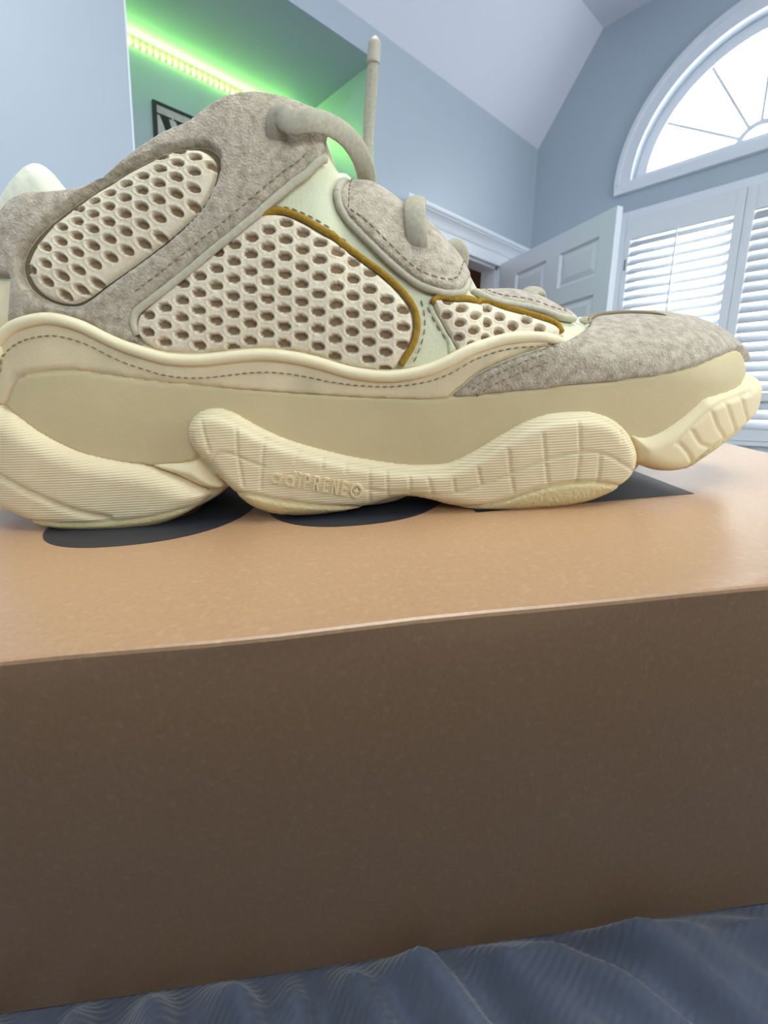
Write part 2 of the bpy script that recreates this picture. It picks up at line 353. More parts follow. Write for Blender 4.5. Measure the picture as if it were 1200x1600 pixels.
# crown moulding profile swept along the wall
prof=[(0,2.10),(.030,2.10),(.036,2.112),(.040,2.125),(.048,2.140),(.062,2.155),(.074,2.163),(.078,2.172),(.086,2.174),(.090,2.184),(.090,2.197),(0,2.197)]
bm=bmesh.new(); y0,y1=DO0-.22,DO1+.31
R0=[bm.verts.new((x,y0-DO0+(.09-x)*1.0,z)) for x,z in prof]; R1=[bm.verts.new((x,y1-DO0-(.09-x)*1.0,z)) for x,z in prof]
for i in range(len(prof)): bm.faces.new((R0[i],R0[(i+1)%len(prof)],R1[(i+1)%len(prof)],R1[i]))
bm.faces.new(R0);bm.faces.new(R1[::-1]); link('crown_moulding',bm_mesh('crown_moulding',bm),c,MT['trim'])
# open six panel door
H0=np.array([-2.352,3.285]); FE=np.array([-1.311,2.867]); DW=float(np.linalg.norm(FE-H0)); dx=(FE-H0)/DW; dn=np.array([dx[1],-dx[0]])
if dn.dot(-H0)<0: dn=-dn
door=tag(empty('door_1',(H0[0],H0[1],0),[[dx[0],-dn[0],0],[dx[1],-dn[1],0],[0,0,1]]),kind='structure')
DT=.04; ca,cb=(.206,.544),(.674,1.007); rows=[(.20,.80),(.93,1.60),(1.705,1.912)]
xs=[0,ca[0],ca[1],cb[0],cb[1],DW]
st=[((xs[0],0,.01),(xs[1],DT,2.03)),((xs[2],0,.01),(xs[3],DT,2.03)),((xs[4],0,.01),(xs[5],DT,2.03))]
for col in (ca,cb):
    zz=[.01]+[z for r in rows for z in r]+[2.03]
    for k in range(0,len(zz),2): st.append(((col[0],0,zz[k]),(col[1],DT,zz[k+1])))
boxes('slab',st,MT['trim'],door)
for col in (ca,cb):
    for r in rows:
        bm=bmesh.new()
        for sgn,yy in ((1,0.0),(-1,DT)):
            fr=yy+sgn*.012; rings=[]
            for ins,d in ((0,.0),(.012,.014),(.018,.014),(.045,.005),(.05,.004)):
                y=yy+sgn*d
                rings.append([bm.verts.new(q) for q in ((col[0]+ins,y,r[0]+ins),(col[1]-ins,y,r[0]+ins),(col[1]-ins,y,r[1]-ins),(col[0]+ins,y,r[1]-ins))])
            for a,b in zip(rings,rings[1:]):
                for i in range(4): bm.faces.new((a[i],a[(i+1)%4],b[(i+1)%4],b[i]))
            bm.faces.new(rings[-1])
        link('door_panel',bm_mesh('door_panel',bm),door,MT['trim'])
bm=bmesh.new(); bmesh.ops.create_uvsphere(bm,u_segments=16,v_segments=10,radius=.027,matrix=Matrix.Translation((DW-.07,-.055,.95)))
bmesh.ops.create_cone(bm,segments=16,radius1=.028,radius2=.012,depth=.05,cap_ends=True,matrix=Matrix.Translation((DW-.07,-.02,.95))@Matrix.Rotation(math.pi/2,4,'X'))
link('door_knob',bm_mesh('door_knob',bm),door,MT['slot'],True)
# arched window
w1=tag(empty('window_1',(AC[0],YW,AC[1])),kind='structure')
def ring(name,r0,r1,d0,d1,m,parent,a0=0,a1=math.pi,n=48,cen=(0,0)):
    bm=bmesh.new(); q=[]
    for t in np.linspace(a0,a1,n):
        c_,s_=math.cos(t),math.sin(t)
        q.append([bm.verts.new((cen[0]+r*c_,d,cen[1]+r*s_)) for r,d in ((r0,d0),(r1,d0),(r1,d1),(r0,d1))])
    for a,b in zip(q,q[1:]):
        for i in range(4): bm.faces.new((a[i],a[(i+1)%4],b[(i+1)%4],b[i]))
    bm.faces.new(q[0]);bm.faces.new(q[-1][::-1]); return link(name,bm_mesh(name,bm),parent,m)
ring('arch_casing',.70,.775,-.022,.0,MT['trim'],w1); ring('arch_backband',.775,.805,-.034,0,MT['trim'],w1)
boxes('sill_casing',[((-.805,-.03,-.055),(.805,0,.0)),((-.70,-.02,.0),(.70,.14,.018))],MT['trim'],w1,.002)
ring('arch_sash',.632,.70,.055,.10,MT['trim'],w1); boxes('sash_rail',[((-.66,.058,.016),(.66,.097,.07))],MT['trim'],w1)
ring('hub',.095,.125,.065,.09,MT['trim'],w1,cen=(0,.03))
for k in range(1,6):
    t=math.pi*k/6; Mx=Matrix.Translation((0,0,.03))@Matrix.Rotation(-t,4,'Y')
    boxes('muntin',[((.12,.068,-.008),(.655,.088,.008))],MT['trim'],w1,0,Mx)
for k in range(6):
    bm=bmesh.new(); t0,t1=math.pi*k/6,math.pi*(k+1)/6
    a=[(0+.11*math.cos(t),.03+.11*math.sin(t)) for t in np.linspace(t0,t1,6)]+[(0+.64*math.cos(t),.03+.62*math.sin(t)) for t in np.linspace(t1,t0,9)]
    f=[bm.verts.new((x,.077,z)) for x,z in a]; g=[bm.verts.new((x,.080,z)) for x,z in a]; bm.faces.new(f); bm.faces.new(g[::-1])
    link('pane',bm_mesh('pane',bm),w1,MT['glass'])
# shuttered window
w2=tag(empty('window_2',(-.93,YW,WZ0)),kind='structure'); o2=np.array((-.93,YW,WZ0))
boxes('window_casing',rel([((-1.662,YW-.028,.765),(-1.615,YW,2.315)),((-.245,YW-.028,.765),(-.198,YW,2.315)),((-1.615,YW-.028,2.262),(-.245,YW,2.315)),((-1.72,YW-.05,.745),(-.14,YW,.772)),((-1.68,YW-.02,.68),(-.18,YW,.745))],o2),MT['trim'],w2,.003)
boxes('window_sash',rel([((WX0,YW+.09,WZ0),(WX0+.05,YW+.12,WZ1)),((WX1-.05,YW+.09,WZ0),(WX1,YW+.12,WZ1)),((-.955,YW+.09,WZ0),(-.905,YW+.12,WZ1)),((WX0,YW+.09,WZ0),(WX1,YW+.12,WZ0+.05)),((WX0,YW+.09,WZ1-.05),(WX1,YW+.12,WZ1))],o2),MT['trim'],w2)
for a,b in ((WX0+.05,-.955),(-.905,WX1-.05)): boxes('pane',rel([((a,YW+.103,WZ0+.05),(b,YW+.106,WZ1-.05))],o2),MT['glass'],w2)
def shutter(x0,x1,s0,s1,ang,label):
    """x0..x1 panel, s0/s1 stile widths"""
    z0,z1=.775,2.262; y0,y1=YW-.032,YW-.002; e=empty('plantation_shutter',((x0+x1)/2,YW-.017,z0)); ee=np.array(((x0+x1)/2,YW-.017,z0))
    tag(e,label,'shutter','white louvered shutters over the lower window')
    boxes('stile',rel([((x0,y0,z0),(x0+s0,y1,z1))],ee),MT['louver'],e,.003); boxes('stile',rel([((x1-s1,y0,z0),(x1,y1,z1))],ee),MT['louver'],e,.003)
    a,b=x0+s0,x1-s1
    for r in ((z0,.845),(1.015,1.07),(2.125,z1)): boxes('rail',rel([((a,y0,r[0]),(b,y1,r[1]))],ee),MT['louver'],e,.003)
    P=.0584; bm=bmesh.new(); n=12; v=[]
    for xx in (a+.002,b-.002):
        v.append([bm.verts.new((xx-(a+b)/2,.033*math.cos(2*math.pi*k/n),.0048*math.sin(2*math.pi*k/n))) for k in range(n)])
    for k in range(n): bm.faces.new((v[0][k],v[0][(k+1)%n],v[1][(k+1)%n],v[1][k]))
    bm.faces.new(v[0]);bm.faces.new(v[1][::-1]); me=bm_mesh('louver',bm); me.materials.append(MT['louver'])
    for p in me.polygons: p.use_smooth=len(p.vertices)==4
    zs=[.845+P*(k+.5) for k in range(3)]+[1.07+P*(k+.5)+.002 for k in range(18)]
    for z in zs:
        l=link('louver',me,e); l.location=((a+b)/2-ee[0],0,z-z0); l.rotation_euler=(math.radians(ang),0,0)
    xm=(a+b)/2
    boxes('tilt_rod',rel([((xm-.006,y0-.030,1.10),(xm+.006,y0-.018,2.135))],ee),MT['louver'],e,.002)
    if s0<.04: boxes('hinge',rel([((x0+.012,y0-.002,1.93),(x0+.02,y0+.001,2.0))],ee),MT['slot'],e)
    return e
shutter(-1.614,-.925,.035,.05,50,'white louvered shutter panel beside the open white door, under the arched window')
shutter(-.922,-.246,.05,.035,64,'white louvered shutter panel at the right edge of the photo, cut off by the frame')
# sign on the alcove wall
sg=empty('wall_sign',(ALX+.001,1.075,2.30)); tag(sg,'white wooden wall sign with dark frame and black serif letter W in alcove','sign')
SY,SZ0,SZ1=.62,-.16,.286
boxes('board',[((0,0.012,SZ0+.012),(.012,SY-.012,SZ1-.012))],MT['signboard'],sg)
for a,b in (((0,0,SZ0),(.024,.02,SZ1)),((0,SY-.02,SZ0),(.024,SY,SZ1)),((0,.02,SZ1-.014),(.024,SY-.02,SZ1)),((0,.02,SZ0),(.024,SY-.02,SZ0+.014))): boxes('frame_rail',[(a,b)],MT['signframe'],sg,.002)
def strip(q): return q
wy,wt,wh=.038,.222,.20
polys=[[(0,0),(.05,0),(.108,-wh),(.082,-wh)],[(.082,-wh),(.095,-wh),(.140,0),(.128,0)],[(.088,0),(.138,0),(.190,-wh),(.166,-wh)],[(.168,-wh),(.180,-wh),(.232,0),(.219,0)],[(-.018,.010),(.066,.010),(.066,0),(-.018,0)],[(.076,.010),(.152,.010),(.152,0),(.076,0)],[(.200,.010),(.250,.010),(.250,0),(.200,0)]]
bm=bmesh.new()
for p in polys: 
    f=[bm.verts.new((.0130,wy+y,wt+z)) for y,z in p]; g=[bm.verts.new((.0125,wy+y,wt+z)) for y,z in p]; bm.faces.new(f)
    for i in range(4): bm.faces.new((f[i],f[(i+1)%4],g[(i+1)%4],g[i]))
link('letter_w',bm_mesh('letter_w',bm),sg,MT['signink'])
# LED strip along the alcove ceiling line, with its own light
ls=empty('led_strip',(ALX+.004,ALC0,ALZ-.012)); tag(ls,'glowing green LED strip along the top of the alcove wall','LED strip')
boxes('tape',[((-.003,.01,-.006),(0,ALC1-ALC0-.01,.006))],MT['ledtape'],ls)
bm=bmesh.new(); box_bm(bm,(0,-.0065,-.0065),(.006,.0065,.0065),None,.002); lm=bm_mesh('led',bm); lm.materials.append(MT['led'])
k=.02
while k<ALC1-ALC0-.02:
    l=link('led',lm,ls); l.location=(0,k,0); k+=.0345
al=bpy.data.lights.new('led_glow','AREA'); al.shape='RECTANGLE'; al.size=ALC1-ALC0-.06; al.size_y=.03; al.energy=3.4; al.color=(.32,1,.18)
ao=bpy.data.objects.new('led_glow',al); COL.objects.link(ao); ao.parent=ls
ao.matrix_local=Matrix.Translation((.03,(ALC1-ALC0)/2,-.022))@Matrix(((0,-.33,-.94,0),(1,0,0,0),(0,-.94,.33,0),(0,0,0,1)))   # faces into the alcove, long side along the strip
# ---------------------------------------------------------------- shoe box and blanket
BH=.1185; BX0,BX1,BD=-.2005,.2005,.150
bx=empty('shoe_box',BOX_O+BOX_R@np.array([0,0,-BH]),BOX_R)
tag(bx,'plain brown kraft cardboard shoe box printed with a large black 500 on top','box')
bm=bmesh.new(); box_bm(bm,(BX0,0,0),(BX1,BD,BH),None,.0011); bmesh.ops.subdivide_edges(bm,edges=[e for e in bm.edges if e.calc_length()>.1],cuts=24,use_grid_fill=True)
for v in bm.verts:   # slightly worn, wavy board
    if v.co.z>BH-.004 and v.co.y<.004: v.co.z+=.0002*math.sin(v.co.x*37)+.0002*math.sin(v.co.x*83+1); v.co.y+=.0002*math.sin(v.co.x*57)
link('box_body',bm_mesh('box_body',bm),bx,MT['kraft'])
def flat(name,loops,z,parent,m,th=.00012):
    return slab(name,loops[0],loops[1:],lambda a,b,d:(a,b,z-d),th,m,parent)
yf=.0665
def oval(cx,w,h,k=2.3):
    return [(cx+w*abs(math.cos(t))**(2/k)*np.sign(math.cos(t)),yf+h+h*abs(math.sin(t))**(2/k)*np.sign(math.sin(t))) for t in np.linspace(0,2*math.pi,72,endpoint=False)]
def scl(l,cx,sx,sy): return [(cx+(x-cx)*sx,(y-yf-.04)*sy+yf+.04) for x,y in l]
for cx,w in ((-.0865,.041),(-.003,.0375)):
    l=oval(cx,w,.04); flat('printed_zero',[l,scl(l,cx,.42,.42)],BH+.00015,bx,MT['ink'])
T=lambda x,y:(x,yf+.003+y)
# figure five, seen upside down: bar towards the camera, stem on the right
five=[T(.1255,0),T(.1255,.042)]+[T(.083+.0255*math.cos(t),.050+.026*math.sin(t)) for t in np.linspace(-.9,math.pi+.5,18)]
bowl=[(.0815+.0405*math.cos(t),yf+.052+.0245*math.sin(t)) for t in np.linspace(-.55*math.pi*.55,math.pi+.75,26)]
inn=[(.0815+.0205*math.cos(t),yf+.052+.0105*math.sin(t)) for t in np.linspace(math.pi+.75,-.2,22)]
flat('printed_five',[[T(.0405,0),T(.1255,0),T(.1240,.040),T(.104,.040),T(.106,.018),T(.0405,.018)]],BH+.00015,bx,MT['ink'])
flat('printed_five',[bowl+inn],BH+.00015,bx,MT['ink'])
# blanket: draped over a bed, rumpled against the front of the box
Bz=lambda x,y:(BOX_O+BOX_R@np.array([x,y,-BH]))
gx=np.concatenate([np.linspace(-.9,-.24,14),np.linspace(-.22,.30,210),np.linspace(.32,.95,14)]); gy=np.concatenate([np.linspace(-.75,-.12,14),np.linspace(-.11,.02,90),np.linspace(.03,.16,8),np.linspace(.2,1.0,14)])
X2,Y2=np.meshgrid(gx,gy)
def fold(x,y,x0,y0,ang,w,h,L):
    c_,s_=math.cos(ang),math.sin(ang); u=(x-x0)*c_+(y-y0)*s_; v=-(x-x0)*s_+(y-y0)*c_
    return h*np.exp(-(v/w)**2)*np.exp(-(u/L)**4)
def hb(x,y):
    z=np.full_like(x,.0)
    for (x0,y0,an,w,h,L) in [(-.115,-.02,2.0,.006,.010,.05),(-.092,-.018,1.75,.005,.009,.04),(-.070,-.015,1.95,.006,.009,.05),(-.047,-.014,2.15,.007,.012,.05),(-.030,-.02,1.9,.005,.009,.04),(-.012,-.018,2.1,.006,.010,.05),(.010,-.02,2.25,.007,.013,.06),(.032,-.018,2.2,.006,.008,.05),(.052,-.022,2.35,.007,.009,.06),(.075,-.02,2.4,.005,.007,.05),(.105,-.03,2.5,.009,.010,.08),(.14,-.03,2.6,.008,.010,.08),(-.15,-.03,1.8,.010,.010,.06)]:
        z=z+fold(x,y,x0,y0,an,w,h,L)
    z=1.35*z*np.clip((-y)/.010,0.05,1)
    z=z+np.clip((-y)/.02,0,1)*.004*np.sin(x*46+y*30)+np.clip((-y)/.02,0,1)*.003*np.sin(x*91-y*70+1)
    k=np.clip((-y-.026)/.14,0,1); z=z+.23*k*k*(3-2*k)*np.clip((1.2-np.abs(x))/.6,0,1)     # unseen hump below and behind the camera, added to shade the box front
    return z
near=np.clip(1-np.maximum(0,np.hypot(np.maximum(0,np.abs(X2)-.3),np.maximum(0,np.abs(Y2-.04)-.17)))/.35,0,1); near=near*near*(3-2*near)
HB=hb(X2.ravel(),Y2.ravel()).reshape(X2.shape)
V=[];under=(Y2>.0015)&(Y2<BD)&(X2>BX0-.002)&(X2<BX1+.002)
for i in range(X2.shape[0]):
    for j in range(X2.shape[1]):
        x,y=X2[i,j],Y2[i,j]; h=HB[i,j]
        amp=1.0 if y<.0 else max(0,1-(y)/.004)
        hz=(h+.0005)*amp-(.004 if under[i,j] else 0.0)+(.0 if y>0 else .0)
        p=BOX_O+BOX_R@np.array([x,y,-BH]); p[2]=p[2]*near[i,j]+.655*(1-near[i,j]); p[2]+=hz*(.3+.7*near[i,j]); 
        if i in(0,X2.shape[0]-1) or j in (0,X2.shape[1]-1): p[2]=.02
        V.append(p)
nx=X2.shape[1]; Fs=[(i*nx+j,i*nx+j+1,(i+1)*nx+j+1,(i+1)*nx+j) for i in range(X2.shape[0]-1) for j in range(nx-1)]
org=np.array([BOX_O[0],BOX_O[1],.0]); bk=link('blanket',py_mesh('blanket',[v-org for v in V],Fs),None,MT['blanket'],True); bk.location=org
tag(bk,'rumpled blue-grey ribbed blanket under the cardboard box','blanket')
# ---------------------------------------------------------------- sneaker
shoe=empty('sneaker',SHW_O,SHW_R)
tag(shoe,'chunky cream and taupe low sneaker with mesh windows and lobed sole on cardboard box','shoe')
def dist_poly(P,loops,chunk=4000):
    out=np.full(len(P),9e9)
    A=np.vstack([l for l in loops]); Bq=np.vstack([np.roll(l,-1,0) for l in loops]); D=Bq-A; LL=(D*D).sum(1)+1e-18
    for i in range(0,len(P),chunk):
        p=P[i:i+chunk]; w=p[:,None,:]-A[None]; t=np.clip((w*D[None]).sum(2)/LL,0,1)
        q=w-t[...,None]*D[None]; out[i:i+chunk]=np.sqrt((q*q).sum(2).min(1))
    return out
def dist_lines(P,lines,chunk=4000):
    out=np.full(len(P),9e9)
    A=np.vstack([l[:-1] for l in lines]); D=np.vstack([l[1:]-l[:-1] for l in lines]); LL=(D*D).sum(1)+1e-18
    for i in range(0,len(P),chunk):
        p=P[i:i+chunk]; w=p[:,None,:]-A[None]; t=np.clip((w*D[None]).sum(2)/LL,0,1)
        q=w-t[...,None]*D[None]; out[i:i+chunk]=np.sqrt((q*q).sum(2).min(1))
    return out
def in_loops(loops,P):
    r=np.zeros(len(P),bool)
    for l in loops: r^=inside(l,P)
    return r
def rnd(d,r): 
    k=np.clip(d/r,0,1); return np.sqrt(np.maximum(0,1-(1-k)**2))
class Panel:
    """a piece laid on the last: outline loops in (U,v), height H with edge radius r"""
    def __init__(s,loops,H,r,base=0.0,extra=None,sm=True,bulge=0,br=.02,floor=None):
        s.floor=floor
        s.loops=[np.asarray(l,float) for l in loops]; s.H,s.r,s.base,s.extra,s.bulge,s.br=H,r,base,extra,bulge,br
    def h(s,P,d=None):
        d=dist_poly(P,s.loops) if d is None else d
        z=s.base+s.H*rnd(d,s.r)+s.bulge*rnd(d,s.br)
        if s.extra: z=z+s.extra(P,d)
        return np.maximum(z,s.floor) if s.floor is not None else z
    def pt(s,P): 
        P=np.asarray(P,float); return S(P[:,0],P[:,1])+SN(P[:,0],P[:,1])*s.h(P)[:,None]
    def build(s,name,m,ds=.0009,parent=None,sel=None,mats=None):
        L=[resample(l,ds*.8,True) for l in s.loops]; s.loops=L
        B0=np.vstack(L); lo,hi=B0.min(0),B0.max(0)
        gx=np.arange(lo[0],hi[0],ds); gz=np.arange(lo[1],hi[1],ds*.866)
        G=np.array([(x+(ds/2 if k%2 else 0),z) for k,z in enumerate(gz) for x in gx])
        G=G[in_loops(L,G)]; dG=dist_poly(G,L); G=G[dG>ds*.55]
        # extra rings inside the rounded edge
        rings=[]
        for fr in ((.12,.4) if s.r>ds else ()):
            pass
        P=np.vstack([B0,G]); edges=[];n0=0
        for l in L: edges+=[(n0+i,n0+(i+1)%len(l)) for i in range(len(l))]; n0+=len(l)
        vs,es,fs,ov,*_=delaunay_2d_cdt([Vector(p) for p in P],edges,[],0,1e-8)
        Q=np.array([v[:] for v in vs]); T=np.array([list(f) for f in fs if len(f)==3])
        T=T[in_loops(L,Q[T].mean(1))]
        d=dist_poly(Q,L); d[d<1e-7]=0
        V=S(Q[:,0],Q[:,1])+SN(Q[:,0],Q[:,1])*s.h(Q,d)[:,None]
        e1=V[T[:,1]]-V[T[:,0]]; e2=V[T[:,2]]-V[T[:,0]]; nn=np.cross(e1,e2); ref=SN(Q[T[:,0],0],Q[T[:,0],1])
        fl=(nn*ref).sum(1)<0; T[fl]=T[fl][:,::-1]
        me=py_mesh(name,V,T); o=link(name,me,parent or shoe,m,True); s.o=o
        if mats is not None:
            a=me.attributes.new('opening','FLOAT','POINT'); a.data.foreach_set('value',mats(Q).astype(np.float32))
        return o
def px(*p): return trace(p)
def smooth(P,n=6,closed=True): return cat_rom(P,n,closed)
def on(P,off): P=np.asarray(P,float); return S(P[:,0],P[:,1])+SN(P[:,0],P[:,1])*(off[:,None] if hasattr(off,'__len__') else off)
def tube(name,P,m,r,off,parent=None,rb=None,taper=None):
    P=resample(P,.0012); off=np.array([off(k) for k in np.linspace(0,1,len(P))]) if callable(off) else off; return sweep(name,on(P,off),m,parent or shoe,r,rb,SN(P[:,0],P[:,1]),10,taper)
def stitches(name,P,off,m=None,parent=None,pitch=.0026,ln=.0016,r=.00028):
    P=resample(P,pitch); bm=bmesh.new()
    for i in range(len(P)-1):
        a=P[i];b=a+(P[i+1]-a)*ln/pitch; q=on(np.array([a,b]),off); mid=(q[0]+q[1])/2; dv=q[1]-q[0]; L_=np.linalg.norm(dv)
        Mx=Matrix.Translation(mid)@Vector(dv).to_track_quat('X','Z').to_matrix().to_4x4()@Matrix.Diagonal((L_/2+r,r,r,1))
        bmesh.ops.create_icosphere(bm,subdivisions=1,radius=1,matrix=Mx)
    return link(name,bm_mesh(name,bm),parent or shoe,m or MT['stitch'],True)
# --- the last: upper shell (both sides), open at the collar
def build_shell():
    xs=XH+(1-np.cos(np.linspace(0,math.pi,150)))/2*(XT-XH); us=U_of_X(xs); V=[];Fc=[];K=22; rows=[]
    for x,u in zip(xs,us):
        z0=float(Z0(x)); R_=float(Rm(x)); opened=x<.1
        vv=np.concatenate([np.linspace(.018,z0,6)[:-1],z0+R_*np.linspace(0,math.pi/2,K)])
        a=S(np.full_like(vv,u),vv); bq=a.copy(); bq[:,1]=2*float(Yc(x))-bq[:,1]; rows.append((a,bq))
    n=len(rows[0][0]); out=[]
    for a,bq in rows: V+=list(a)+list(bq[::-1])
    m2=2*n
    for i in range(len(rows)-1):
        for j in range(m2-1):
            if j==n-1 and xs[i]<.098: continue           # collar mouth
            Fc.append((i*m2+j,i*m2+j+1,(i+1)*m2+j+1,(i+1)*m2+j))
    o=link('upper_shell',py_mesh('upper_shell',V,Fc),shoe,MT['leather'],True)
    # inner lining of the collar: the same walls 5 mm further in, closed by the footbed
    V=[];Fc=[]; sel=[i for i,x in enumerate(xs) if -.055<x<.115]
    for i in sel:
        a,bq=rows[i]; x=xs[i]; yc=float(Yc(x)); top=a[-1].copy()
        hw=max(.004,yc-top[1]-.005); zt=top[2]
        pr=[top,np.array([x,top[1]+.002,zt+.0008]),np.array([x,yc-hw,zt-.001]),np.array([x,yc-hw*1.02,zt-.02]),np.array([x,yc-hw,.060]),np.array([x,yc-hw*.5,.052]),np.array([x,yc,.051])]
        far=[np.array([p[0],2*yc-p[1],p[2]]) for p in pr[::-1][1:]]; V+=pr+far
    m3=13
    for i in range(len(sel)-1):
        for j in range(m3-1): Fc.append((i*m3+j,i*m3+j+1,(i+1)*m3+j+1,(i+1)*m3+j))
    link('collar_lining',py_mesh('collar_lining',V,Fc),shoe,MT['collar'],True)
build_shell()
# --- sole body running across the shoe, bottom follows the lobes
ZB=spl([XH,-.054,-.045,-.03,-.012,.015,.035,.046,.052,.060,.066,.075,.09,.105,.116,.124,.132,.140,.155,.175,.192,.204,.2095,.2125,.217,.224,.233,.245,.256,XT],
       [.026,.014,.0065,.0022,.0006,.0006,.0035,.0085,.0125,.0125,.0085,.0035,.0008,.0006,.002,.005,.005,.0022,.0006,.0006,.0012,.0045,.0105,.0135,.0115,.0085,.0100,.0145,.0195,.0260])
def build_sole():
    xs=XH+(1-np.cos(np.linspace(.03,math.pi-.03,170)))/2*(XT-XH); V=[];Fc=[]; m2=None
    for x in xs:
        y0=float(Yn(x)); yc=float(Yc(x)); zb=float(ZB(x)); zt=min(.045,float(Z0(x))-.002); c=min(.004,(yc-y0)*.5)
        pr=[(y0+.0015,zt),(y0+.0008,zb+.012),(y0+.0008,zb+.004),(y0+.0008+c*.35,zb+.0012),(y0+.001+c,zb)]
        pr=pr+[(yc,zb)]+[(2*yc-y_,z_) for y_,z_ in pr[::-1]]; m2=len(pr); V+=[(x,a,b) for a,b in pr]
    for i in range(len(xs)-1):
        for j in range(m2): Fc.append((i*m2+j,i*m2+(j+1)%m2,(i+1)*m2+(j+1)%m2,(i+1)*m2+j))
    Fc.append(tuple(range(m2))[::-1]); Fc.append(tuple((len(xs)-1)*m2+j for j in range(m2)))
    link('sole_core',py_mesh('sole_core',V,Fc),shoe,MT['podplain'],True)
build_sole()
UM=UMAX
def UV(x,z): return np.array([float(q) for q in uv_of(x,z)])
# --- traced lines
pipe_top=smooth(np.vstack([[(.0005,.0705)],px((-12,540),(0,523),(21,502),(45,490),(80,484.5),(112,490),(140,500),(168,514),(196,526),(224,535),(252,543),(280,547),(315,547.5),(350,544),(385,540),(420,539),(460,544),(500,553),(535,564.5),(570,572),(605,575),(640,572),(675,564),(710,549),(745,536),(780,528),(815,524),(850,525),(885,529),(905,533))]),4,False)
rand_low=smooth(px((14,636),(24,618),(35,598),(56,588),(91,583),(133,584),(192,593),(262,602),(332,607),(420,613.5),(490,618.5),(560,622.5),(630,625),(680,625.5),(740,620),(800,614.5),(900,603.5),(1000,592.5),(1070,579),(1113,563),(1138,553)),4,False)
toe_edge=smooth(px((700,623),(710,613),(724,602),(745,585),(780,568),(815,554),(850,543.5),(885,532),(905,522),(915,514)),4,False)
pod_top_heel=smooth(px((0,632),(14,636),(26,641),(38,648),(63,667),(98,687.5),(140,705),(192,715.5),(245,721),(297,719)),4,False)
# --- rand: nubuck band between the rolled edge and the midsole wall, round the heel
hl=px((0,632),(14,636))
rand=np.vstack([pipe_top,toe_edge[::-1],rand_low[:][::-1][np.searchsorted(-rand_low[::-1][:,0],-toe_edge[0,0]):] if True else rand_low[::-1],[hl[0]],[(.0005,.040)]])
PR=Panel([rand],.0030,.0016,-.0005); rnd_o=PR.build('heel_and_side_rand',MT['rand'],.0010)
tube('rolled_edge',pipe_top[2:]-np.array([0,.0019]),MT['pipe'],.0021,lambda k:.0024 if k<.94 else .0024-(k-.94)*.07,taper=lambda k:1 if k<.9 else 1-(k-.9)*4)
stitches('rand_stitching',pipe_top[2:-6]+np.array([0,-.0052]),.0030,parent=rnd_o)
# --- midsole wall (smooth tan foam) from heel to toe, behind the lobes
wl=np.vstack([rand_low+np.array([0,.0014]),px((1147,552),(1155,568),(1157,585))])
low=px((1120,640),(1060,670),(1005,690),(980,690),(930,690),(860,690),(700,735),(560,735),(430,720),(330,690),(305,722),(245,728),(192,724),(140,714),(98,696),(63,676),(38,656),(20,640))
wall=np.vstack([wl,low]); PW=Panel([wall],.0026,.0012,-.0005); PW.build('midsole_wall',MT['wall_eva'],.001)
# --- toe overlay in suede, wrapped over the toe box to the far side
def VT(x,f): return float(Z0(x))+float(Rm(x))*math.pi*f
tl=rand_low[rand_low[:,0]>toe_edge[0,0]]
toe=np.vstack([toe_edge[::-1][:0],toe_edge[0:1],tl,px((1150,552)),[(UM-.004,VT(XT-.0005,.47))],[(UM-.003,VT(XT-.0005,.93))],[(float(U_of_X(.25)),VT(.25,.93)),(float(U_of_X(.22)),VT(.22,.90)),(float(U_of_X(.20)),VT(.20,.80)),(float(U_of_X(.199)),VT(.199,.62)),(float(U_of_X(.1985)),VT(.1985,.45))],toe_edge[::-1][:-1]])
PT=Panel([toe],.0030,.0016,-.0004); toe_o=PT.build('toe_overlay',MT['suede'],.0012)
tube('toe_seam',smooth(px((905,519),(925,508),(955,502),(990,500.5),(1020,502),(1036,505)),4,False),MT['stitch'],.0008,.0030,toe_o,taper=lambda k:.15+.85*math.sin(math.pi*k)**.6)
for k in (.0022,.0046): stitches('toe_stitching',toe_edge[9:-13]+np.array([k*.75,-k]),.0029,pitch=.0024,parent=toe_o)
# --- lobes of the sole
def grooves(lines,depth=.0008,w=.0006):
    ls=[np.asarray(l,float) for l in lines]
    return lambda P,d: -depth*np.exp(-(dist_lines(P,ls)/w)**2)*np.clip(d/.002,0,1)
def combine(*fs): return lambda P,d: sum(f(P,d) for f in fs)
def rim(a,b,hh): return lambda P,d: -hh*np.clip((d-a)/(b-a),0,1)
# heel lobe
bot=px((17,792),(45,806),(70,817),(105,825),(157,827.5),(210,825),(262,815),(308,792),(326,776))
hp=np.vstack([[(.0005,.034)],px((0,632),(14,636),(26,641),(38,648),(63,667),(98,687.5),(140,705),(192,716.5),(225,722),(250,730),(280,741),(312,756),(329,768)),bot[::-1],px((0,783)),[(.0005,.011)]])
gl=smooth(px((-6,715),(0,719),(35,743),(87,771),(140,792),(185,801)),4,False)
gp=smooth(px((60,806),(100,809),(140,810),(196,806),(245,801),(308,787)),4,False)
PH=Panel([smooth(hp,3)],.0078,.0075,-.0008,combine(grooves([gl],.0016,.0012),grooves([gp],.0012,.0007)))
def below(line):
    def f(c):
        z=np.interp(c[:,0],line[:,0],line[:,1]); return (c[:,1]<z)&(c[:,0]>line[0,0])&(c[:,0]<line[-1,0])
    return f
heel_o=PH.build('heel_lobe',MT['pod'],.0008)
# bridge between heel lobe and middle lobe
br=px((240,721),(297,718.5),(312,716),(330,735),(352,757),(345,762),(331,763),(312,757),(280,742),(250,731))
PB=Panel([smooth(br,3)],.0058,.006,-.0006); PB.build('sole_bridge',MT['podplain'],.0009)
